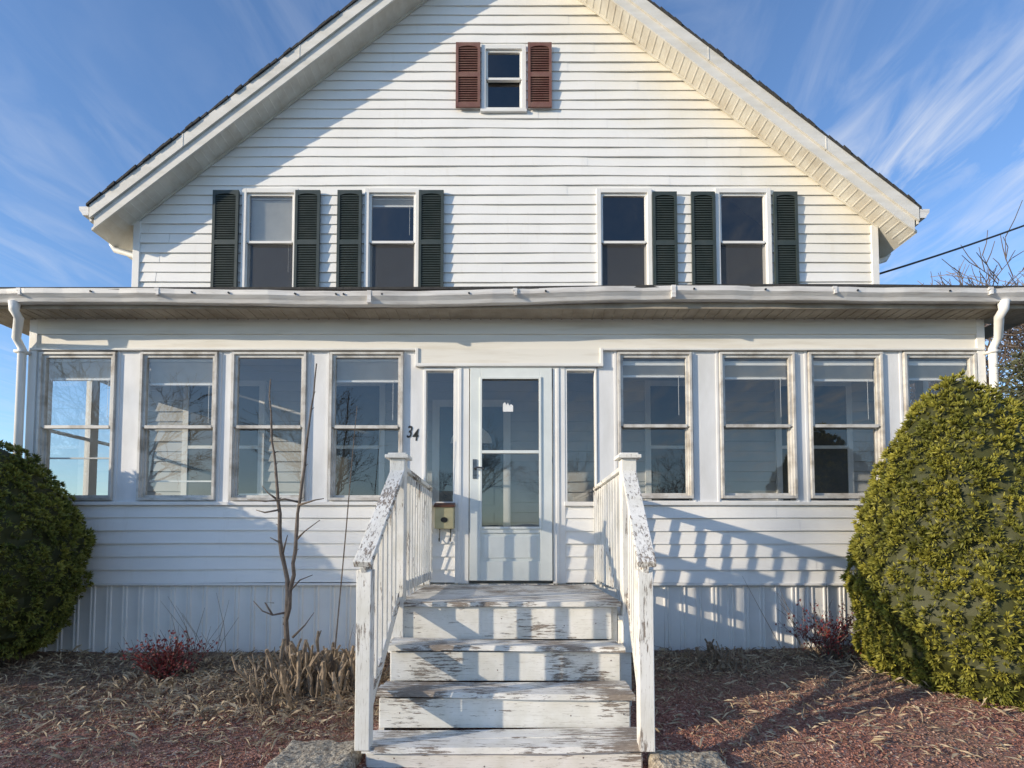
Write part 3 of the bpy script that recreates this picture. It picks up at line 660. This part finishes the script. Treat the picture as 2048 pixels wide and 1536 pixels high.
# ================= PLANTS =================
def bush(name,cx,cy,z0,H,Rd,prof,seed,ca,cb,nc=1900,lean=0):
    r=random.Random(seed); V=[];Fc=[];C=[]
    def rad(t,a):
        t=min(max(t,0),1)
        for (t0,r0),(t1,r1) in zip(prof[:-1],prof[1:]):
            if t<=t1: q=(t-t0)/(t1-t0); rr_=r0+(r1-r0)*q; break
        return Rd*rr_*(1+.12*noise.noise(Vector((math.cos(a)*1.6,math.sin(a)*1.6,t*3.5+seed)))+.08*noise.noise(Vector((math.cos(a)*5,math.sin(a)*5,t*10+seed))))
    NA,NT=64,40
    for j in range(NT+1):
        for i in range(NA):
            a=i/NA*2*math.pi; t=j/NT; q=rad(t,a)*.955; V.append((cx-lean*t+math.cos(a)*q,cy+math.sin(a)*q,z0+t*H*.985)); C.append(tuple(c*.3 for c in ca))  # core coloured dark as the shade inside the foliage
    for j in range(NT):
        for i in range(NA): Fc.append((j*NA+i,j*NA+(i+1)%NA,(j+1)*NA+(i+1)%NA,(j+1)*NA+i))
    for k in range(nc):
        while True:
            t=r.random(); 
            if r.random()<rad(t,0)/Rd+.06: break
        a=r.uniform(0,2*math.pi); q=rad(t,a); e=.02
        p=Vector((cx-lean*t+math.cos(a)*q,cy+math.sin(a)*q,z0+t*H))
        dr=(rad(t+e,a)-rad(t-e,a))/(2*e*H); n=Vector((math.cos(a),math.sin(a),-dr)).normalized()
        if t>.97: n=Vector((n.x*.4,n.y*.4,1)).normalized()
        lump=noise.noise(p*9); p+=n*(r.uniform(-.02,.02)+lump*.05); cs=r.uniform(.030,.056); tone=r.random()*.5+.4*(noise.noise(p*3)+.5)+lump*.7
        base=Vector(ca).lerp(Vector(cb),min(max(tone,0),1))
        for s in range(18):
            d=(n*1.0+Vector((r.gauss(0,.65),r.gauss(0,.65),r.gauss(0,.65)+.15))).normalized(); L=cs*r.uniform(.7,1.2)
            sd=d.cross(Vector((r.uniform(-1,1),r.uniform(-1,1),r.uniform(-1,1)))).normalized()*cs*.12
            o=len(V); b0=p+d*L*.2; b1=p+d*L*.6
            V.extend([tuple(b0-sd*.6),tuple(b0+sd*.6),tuple(b1+sd),tuple(p+d*L),tuple(b1-sd)]); Fc.append((o,o+1,o+2,o+3,o+4))
            f=r.uniform(.8,1.15); c0=base*.45*f; c1=base*f; c2=base*1.3*f  # depth painted in: dark sprig bases for shaded gaps, bright tips
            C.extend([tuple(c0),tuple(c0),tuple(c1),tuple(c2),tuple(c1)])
    me=bpy.data.meshes.new(name); me.from_pydata(V,[],Fc); at=me.color_attributes.new('Col','FLOAT_COLOR','POINT')
    flat=[]; 
    for c in C: flat+=[c[0],c[1],c[2],1]
    at.data.foreach_set('color',flat); me.materials.append(M['needle'])
    o=bpy.data.objects.new(name,me); sc.collection.objects.link(o); return o
gR=hgt(3.7,4.3)
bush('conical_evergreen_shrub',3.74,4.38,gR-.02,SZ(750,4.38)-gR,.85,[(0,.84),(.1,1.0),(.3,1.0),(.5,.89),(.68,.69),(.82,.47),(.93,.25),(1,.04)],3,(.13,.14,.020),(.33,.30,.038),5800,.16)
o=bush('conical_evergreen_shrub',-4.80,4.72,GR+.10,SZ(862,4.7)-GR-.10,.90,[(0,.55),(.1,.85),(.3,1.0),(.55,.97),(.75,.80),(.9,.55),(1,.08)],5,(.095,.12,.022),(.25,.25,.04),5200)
mb=MB(); mb.tube([(-4.40,4.4,GR-.1),(-4.43,4.45,GR+.1),(-4.5,4.6,GR+.5)],[.09,.07,.06],8); mb.tube([(-4.3,4.4,GR-.1),(-4.2,4.45,GR+.2),(-4.25,4.6,GR+.5)],[.05,.035,.03],7)
t=mb.obj('trunk','bark',smooth=True); t.parent=o
def spruce(cx,cy,z0,H):
    r=random.Random(9); mb=MB(); V=[];Fc=[];C=[]
    mb.tube([(cx,cy,z0),(cx,cy,z0+H)],[.06,.01],6)
    e=mb.obj('spruce_tree','bark'); 
    z=.3
    while z<H:
        L=(1-z/H)*1.0+.12
        for k in range(10):
            a=r.uniform(0,6.28); d=Vector((math.cos(a),math.sin(a),r.uniform(.25,.7))).normalized()
            for j in range(int(L*70)):
                q=r.random()*L; p=Vector((cx,cy,z0+z))+d*q+Vector((r.gauss(0,.03),r.gauss(0,.03),r.gauss(0,.02))); dd=(d+Vector((r.gauss(0,.6),r.gauss(0,.6),r.gauss(0,.5)))).normalized()*.07; sd=dd.cross(Vector((r.random(),r.random(),r.random()))).normalized()*.009
                o=len(V); V.extend([tuple(p-sd),tuple(p+sd),tuple(p+dd)]); Fc.append((o,o+1,o+2)); f=r.uniform(.6,1.3); C.extend([(.06*f,.07*f,.035*f,1)]*2+[(.15*f,.15*f,.075*f,1)])
        z+=.09
    me=bpy.data.meshes.new('needles'); me.from_pydata(V,[],Fc); at=me.color_attributes.new('Col','FLOAT_COLOR','POINT'); at.data.foreach_set('color',[q for c in C for q in c]); me.materials.append(M['needle'])
    o=bpy.data.objects.new('needles',me); sc.collection.objects.link(o); o.parent=e
spruce(4.70,4.95,GR-.1,SZ(712,4.95)-GR+.1)
r=random.Random(4); mb=MB(); D=4.88
def stem(pts,r0,r1):
    P=[]
    for i,(px,py,dd) in enumerate(pts):
        x,z=S(px,py,D+dd); P.append(Vector((x,D+dd,z)))
        if i+1<len(pts):
            x2,z2=S(*pts[i+1][:2],D+pts[i+1][2]); nn=3 if abs(py-pts[i+1][1])>45 else 1
            for k in range(1,nn): P.append(Vector((x,D+dd,z)).lerp(Vector((x2,D+pts[i+1][2],z2)),k/nn)+Vector((r.gauss(0,.008),r.gauss(0,.008),0)))
    n=len(P); mb.tube(P,[(r0+(r1-r0)*i/(n-1))*r.uniform(.88,1.15) for i in range(n)],7)
    if r0>.015:
        for p in P[3:]:
            if r.random()<.7: a=r.uniform(0,6.28); mb.tube([p,p+Vector((math.cos(a)*.03,math.sin(a)*.02,.025))],[.005,.002],4)
stem([(577,1325,0),(572,1240,0),(575,1160,.02),(560,1080,.02),(556,1000,0),(551,930,0),(543,860,-.02),(541,762,-.03)],.025,.006)
stem([(570,1250,0),(588,1150,.0),(592,1080,0),(600,1000,.02),(612,900,.02),(622,820,0),(633,727,0)],.021,.006)
for seg in [[(600,1005,.02),(570,998,0),(530,1003,-.03),(495,999,-.06)],[(598,1010,0),(630,1000,-.02),(648,997,-.04)],[(572,1225,0),(545,1230,-.04),(525,1222,-.05),(507,1202,-.06)],[(545,1230,-.04),(530,1205,-.03),(548,1206,-.02)],
            [(592,1080,0),(610,1062,0),(640,1040,.02)],[(557,1020,0),(530,1025,0),(512,1020,.03)],[(573,1190,0),(600,1160,0),(625,1150,.0)],[(566,1105,0),(575,1070,-.02)],[(585,1275,0),(610,1250,0),(628,1225,0)],[(556,1000,0),(535,985,0),(525,972,0)],[(560,1085,0),(540,1075,0)]]:
    stem(seg,.010,.003)
mb.obj('bare_sapling','bark',smooth=True)
mb=MB()
P=[S(714,812,4.95),S(703,930,4.95),S(692,1060,4.95),S(668,1320,4.95)]
mb.tube([(a,4.95,b_) for a,b_ in P][::-1],[.007,.006,.005,.003],5); mb.obj('bare_stem','bark')
def stubs(name,cx,cy,n,spx,spy,hh,seed):
    r=random.Random(seed); mb=MB()
    for i in range(n):
        x=r.gauss(cx,spx); y=r.gauss(cy,spy); y=min(y,5.2); z=hgt(x,y)-.03; h=hh*r.uniform(.35,1.0); a=r.uniform(0,6.28); ln=r.uniform(0,.6)*h
        pts=[Vector((x,y,z))]
        for k in range(1,5): pts.append(Vector((x+math.cos(a)*ln*k/4+r.gauss(0,.012),y+math.sin(a)*ln*k/4+r.gauss(0,.012),z+h*k/4)))
        r0=r.uniform(.007,.018); mb.tube(pts,[r0*1.3,r0*r.uniform(.9,1.3),r0,r0*r.uniform(.9,1.3),r0*.9],6)
        for q in pts[2:4]:
            if r.random()<.5:
                a2=a+r.uniform(-2,2); mb.tube([q,q+Vector((math.cos(a2)*.05,math.sin(a2)*.05,.06))+Vector((0,0,r.uniform(0,.04)))],[r0*.6,r0*.45],5)
    for i in range(n*3):
        x=r.gauss(cx,spx*1.5); y=min(5.25,r.gauss(cy,spy*1.3)); z=hgt(x,y)+.015; a=r.uniform(0,6.28); L=r.uniform(.08,.35)
        mb.tube([(x,y,z),(x+math.cos(a)*L*.5,y+math.sin(a)*L*.5,z+r.uniform(.02,.10)),(x+math.cos(a)*L,y+math.sin(a)*L,z+r.uniform(0,.1))],[.003,.0025,.0015],4)
    mb.obj(name,'stub')
stubs('cut_back_shrub',-1.50,4.25,105,.22,.20,.40,2)
stubs('cut_back_shrub',1.82,4.9,22,.12,.12,.22,6)
def barb(cx,cy,sz,n,seed):
    r=random.Random(seed); mb=MB(); lf=MB(); z0=hgt(cx,cy)-.02
    for i in range(n):
        a=r.uniform(0,6.28); ti=r.uniform(.1,1.1); L=sz*r.uniform(.5,1.1); x=cx+r.gauss(0,.06); y=cy+r.gauss(0,.04)
        P=[Vector((x,y,z0))]; d=Vector((math.cos(a)*ti,math.sin(a)*ti*.6,1)).normalized()
        for k in range(5):
            d=(d+Vector((r.gauss(0,.18),r.gauss(0,.15),r.gauss(0,.1)-.03))).normalized(); P.append(P[-1]+d*L/5)
        mb.tube(P,[.005,.004,.003,.003,.002,.001],4)
        if i%6==0: continue
        for k in range(22):
            s=r.uniform(.3,.95)*5; j=int(s); p=P[j].lerp(P[min(j+1,5)],s-j)+Vector((r.gauss(0,.018),r.gauss(0,.018),r.gauss(0,.018)))
            u=Vector((r.gauss(0,1),r.gauss(0,1),r.gauss(0,1))).normalized(); w=u.cross(Vector((r.gauss(0,1),r.gauss(0,1),r.gauss(0,1)))).normalized(); q=r.uniform(.009,.018)
            lf.add([p-u*q,p+w*q*.6,p+u*q,p-w*q*.6],[(0,1,2,3)])
    o=mb.obj('barberry_shrub','bark'); l=lf.obj('leaves','red'); l.parent=o
barb(-2.80,4.5,.44,100,1); barb(2.85,4.95,.60,50,2)
mb=MB(); r=random.Random(12)
for cx,cy,n,L0 in ((-2.7,4.9,16,.65),(2.75,5.05,12,.75),(-1.2,4.8,14,.4)):
    for i in range(n):
        a=r.uniform(-.7,.7); x=cx+r.gauss(0,.12); z=hgt(x,cy); L=L0*r.uniform(.4,1)
        mb.tube([(x,cy,z),(x+math.sin(a)*L*.4+r.gauss(0,.02),cy,z+L*.55),(x+math.sin(a)*L*.9,cy-.03,z+L)],[.003,.0022,.001],4)
mb.obj('dry_twigs','stub')
def tree_mesh(seed,H,maxd=6,rmin=.012):
    r=random.Random(seed); mb=MB()
    def br(p,d,L,rad,k):
        n=4 if k<4 else 2; P=[p]; 
        for i in range(n):
            d=(d+Vector((r.gauss(0,.13),r.gauss(0,.13),r.gauss(0,.08)+.03))).normalized(); P.append(P[-1]+d*L/n)
        mb.tube(P,[rad*(1-.45*i/n) for i in range(n+1)],6 if k<2 else 3,False)
        if k>=maxd: return
        nc=r.choice((3,4)) if k<3 else 3
        for i in range(nc):
            s=r.uniform(.4,1.0)*n if i else n; j=min(int(s),n-1); q=P[j].lerp(P[j+1],s-j)
            a=Vector((r.gauss(0,1),r.gauss(0,1),r.gauss(0,.5))); nd_=(d+a.normalized()*r.uniform(.5,.95)).normalized()
            br(q,nd_,L*r.uniform(.62,.84),max(rad*.52*r.uniform(.8,1.1),rmin),k+1)
    br(Vector((0,0,0)),Vector((0,0,1)),H*.27,H*.026,0)
    zm=max(v[2] for v in mb.v); k=H/zm; mb.v=[(a*k,b_*k,c*k) for a,b_,c in mb.v]
    me=bpy.data.meshes.new('bare_tree'); me.from_pydata(mb.v,[],mb.f); me.materials.append(M['bark2']); return me
tm=[tree_mesh(21,12),tree_mesh(22,12),tree_mesh(23,12),tree_mesh(24,12,7,.013)]
def place(i,x,y,s,rot):
    o=bpy.data.objects.new('bare_tree',tm[i]); sc.collection.objects.link(o); o.location=(x,y,-.1); o.scale=(s,s,s); o.rotation_euler=(0,0,rot)
for i,x,y,s,rt in ((3,24.0,27,1.28,0),(3,21.5,28,1.16,1.7),(1,20.5,30,1.28,3),(3,29,30,1.45,4.4),(0,12.6,12,.48,2),
                   (0,-22,-24,1.0,1),(1,-13,-27,1.05,2.4),(2,-5,-30,.95,0),(0,4,-34,.75,4),(1,13,-30,.75,5),(2,22,-26,.9,.6),(2,-30,-30,1.1,3),(0,-36,-10,1.1,3),(1,-17,-34,1.0,.4)):
    place(i,x,y,s,rt)
mb=MB(); r=random.Random(77)
for i in range(2200):
    a=r.uniform(0,6.283); d=r.uniform(70,110); h=r.uniform(1,7)*(0.7+.5*noise.noise(Vector((a*6,0,0)))); x,y=math.cos(a)*d,math.sin(a)*d
    for k in range(2):
        tx,ty=r.gauss(0,1.2),r.gauss(0,1.2); mb.add([(x-.08,y,-.1),(x+.08,y,-.1),(x+tx,y+ty,h)],[(0,1,2)])
    mb.add([(x+r.uniform(-2,2),y,h*.2),(x+r.uniform(-2,2),y+1,h*.7),(x+r.uniform(-2,2),y,h*.5)],[(0,1,2)])
mb.obj('distant_trees','bark2')
mb=MB(); N=240
for i in range(N):
    a=i/N*2*math.pi; h=5.5+3*noise.noise(Vector((math.cos(a)*4,math.sin(a)*4,0)))+1.2*noise.noise(Vector((math.cos(a)*40,math.sin(a)*40,0)))
    for rr_,zz in ((118,-.2),(128,h*.75),(140,h),(190,-.3)): mb.v.append((math.cos(a)*rr_,math.sin(a)*rr_,zz))
for i in range(N):
    for j in range(3): mb.f.append((i*4+j,((i+1)%N)*4+j,((i+1)%N)*4+j+1,i*4+j+1))
mb.obj('horizon_mask_ring','horizon_mask')  # added unseen ring, blocks the bright horizon sky in the window reflections
nh=empty('neighbor_house'); mb=MB(); mb.box(13.4,20,14,22,-.1,3.9); mb.obj('walls','brick',nh)
mb=MB(); mb.prism([(13.0,3.75),(20.4,3.75),(16.7,6.0)],'y',13.6,22.4); mb.obj('roof','walk',nh)
up=empty('utility_pole'); mb=MB(); mb.tube([(17,9.5,-.1),(17,9.5,11.5)],[.16,.12],10); mb.box(16.95,17.05,8.4,10.6,10.6,10.72); mb.obj('pole','bark',up)
def wire(a,b_,sag,rad):
    a=Vector(a);b_=Vector(b_); mb=MB(); mb.tube([a.lerp(b_,i/24)-Vector((0,0,sag*4*(i/24)*(1-i/24))) for i in range(25)],rad,6); mb.obj('power_line','metal',smooth=True)
q=S(1752,551,HW+.3); wire((q[0]-.03,HW+.3,q[1]),(17,9.5,11.0),.40,.014)
wire((8.2,12,5.6),(17,9.5,9.2),.3,.012)
# ================= LIGHT =================
AZ=math.radians(65); EL=math.radians(15)
w=bpy.data.worlds.new('World'); sc.world=w; w.use_nodes=True; nd=w.node_tree.nodes; lk=w.node_tree.links
bg=nd['Background']; sky=nd.new('ShaderNodeTexSky'); sky.sky_type='NISHITA'; sky.sun_disc=False; sky.sun_elevation=EL; sky.sun_rotation=math.pi+AZ
sky.air_density=1.0; sky.dust_density=.3; sky.ozone_density=2.0
tc=nd.new('ShaderNodeTexCoord'); sp=nd.new('ShaderNodeSeparateXYZ'); lk.new(tc.outputs['Generated'],sp.inputs[0])
mxz=nd.new('ShaderNodeMath'); mxz.operation='MAXIMUM'; mxz.inputs[1].default_value=.06; lk.new(sp.outputs['Z'],mxz.inputs[0])
def dv(o):
    d=nd.new('ShaderNodeMath'); d.operation='DIVIDE'; lk.new(o,d.inputs[0]); lk.new(mxz.outputs[0],d.inputs[1]); return d.outputs[0]
cb_=nd.new('ShaderNodeCombineXYZ'); lk.new(dv(sp.outputs['X']),cb_.inputs[0]); lk.new(dv(sp.outputs['Y']),cb_.inputs[1])
mp=nd.new('ShaderNodeMapping'); mp.inputs['Rotation'].default_value=(0,0,math.radians(-8)); mp.inputs['Scale'].default_value=(4.2,1.3,1); lk.new(cb_.outputs[0],mp.inputs['Vector'])
n1=nz(nd,lk,mp.outputs[0],1.3,7,.58,1.4)
mp2=nd.new('ShaderNodeMapping'); mp2.inputs['Location'].default_value=(3.3,1.2,0); mp2.inputs['Scale'].default_value=(1.2,1.2,1); lk.new(cb_.outputs[0],mp2.inputs['Vector'])
n2=nz(nd,lk,mp2.outputs[0],1.0,3,.5)
r1=ramp(nd,.42,.80,(0,0,0),(1,1,1)); lk.new(n1,r1.inputs['Fac'])
r2=ramp(nd,.38,.60,(.2,.2,.2),(1,1,1)); lk.new(n2,r2.inputs['Fac'])
gx=nd.new('ShaderNodeMapRange'); gx.inputs['From Min'].default_value=-.1; gx.inputs['From Max'].default_value=.35; gx.inputs['To Min'].default_value=.25; lk.new(sp.outputs['X'],gx.inputs['Value'])
mu=nd.new('ShaderNodeMath'); mu.operation='MULTIPLY'; lk.new(r1.outputs['Color'],mu.inputs[0]); lk.new(r2.outputs['Color'],mu.inputs[1])
mu2=nd.new('ShaderNodeMath'); mu2.operation='MULTIPLY'; lk.new(mu.outputs[0],mu2.inputs[0]); lk.new(gx.outputs[0],mu2.inputs[1])
skc=mixc(nd,lk,1.0,sky.outputs[0],(1.20,1.40,1.70),'MULTIPLY')
lk.new(mixc(nd,lk,mu2.outputs[0],skc,(5.8,6.0,6.4)),bg.inputs['Color']); bg.inputs['Strength'].default_value=.15
sun=bpy.data.lights.new('sun','SUN'); sun.energy=5; sun.angle=math.radians(.5); sun.color=(1,.86,.66)
so=bpy.data.objects.new('sun',sun); sc.collection.objects.link(so)
dirv=Vector((math.sin(AZ)*math.cos(EL),math.cos(AZ)*math.cos(EL),-math.sin(EL))); so.rotation_euler=dirv.to_track_quat('-Z','Y').to_euler(); so.location=(-20,-10,12)
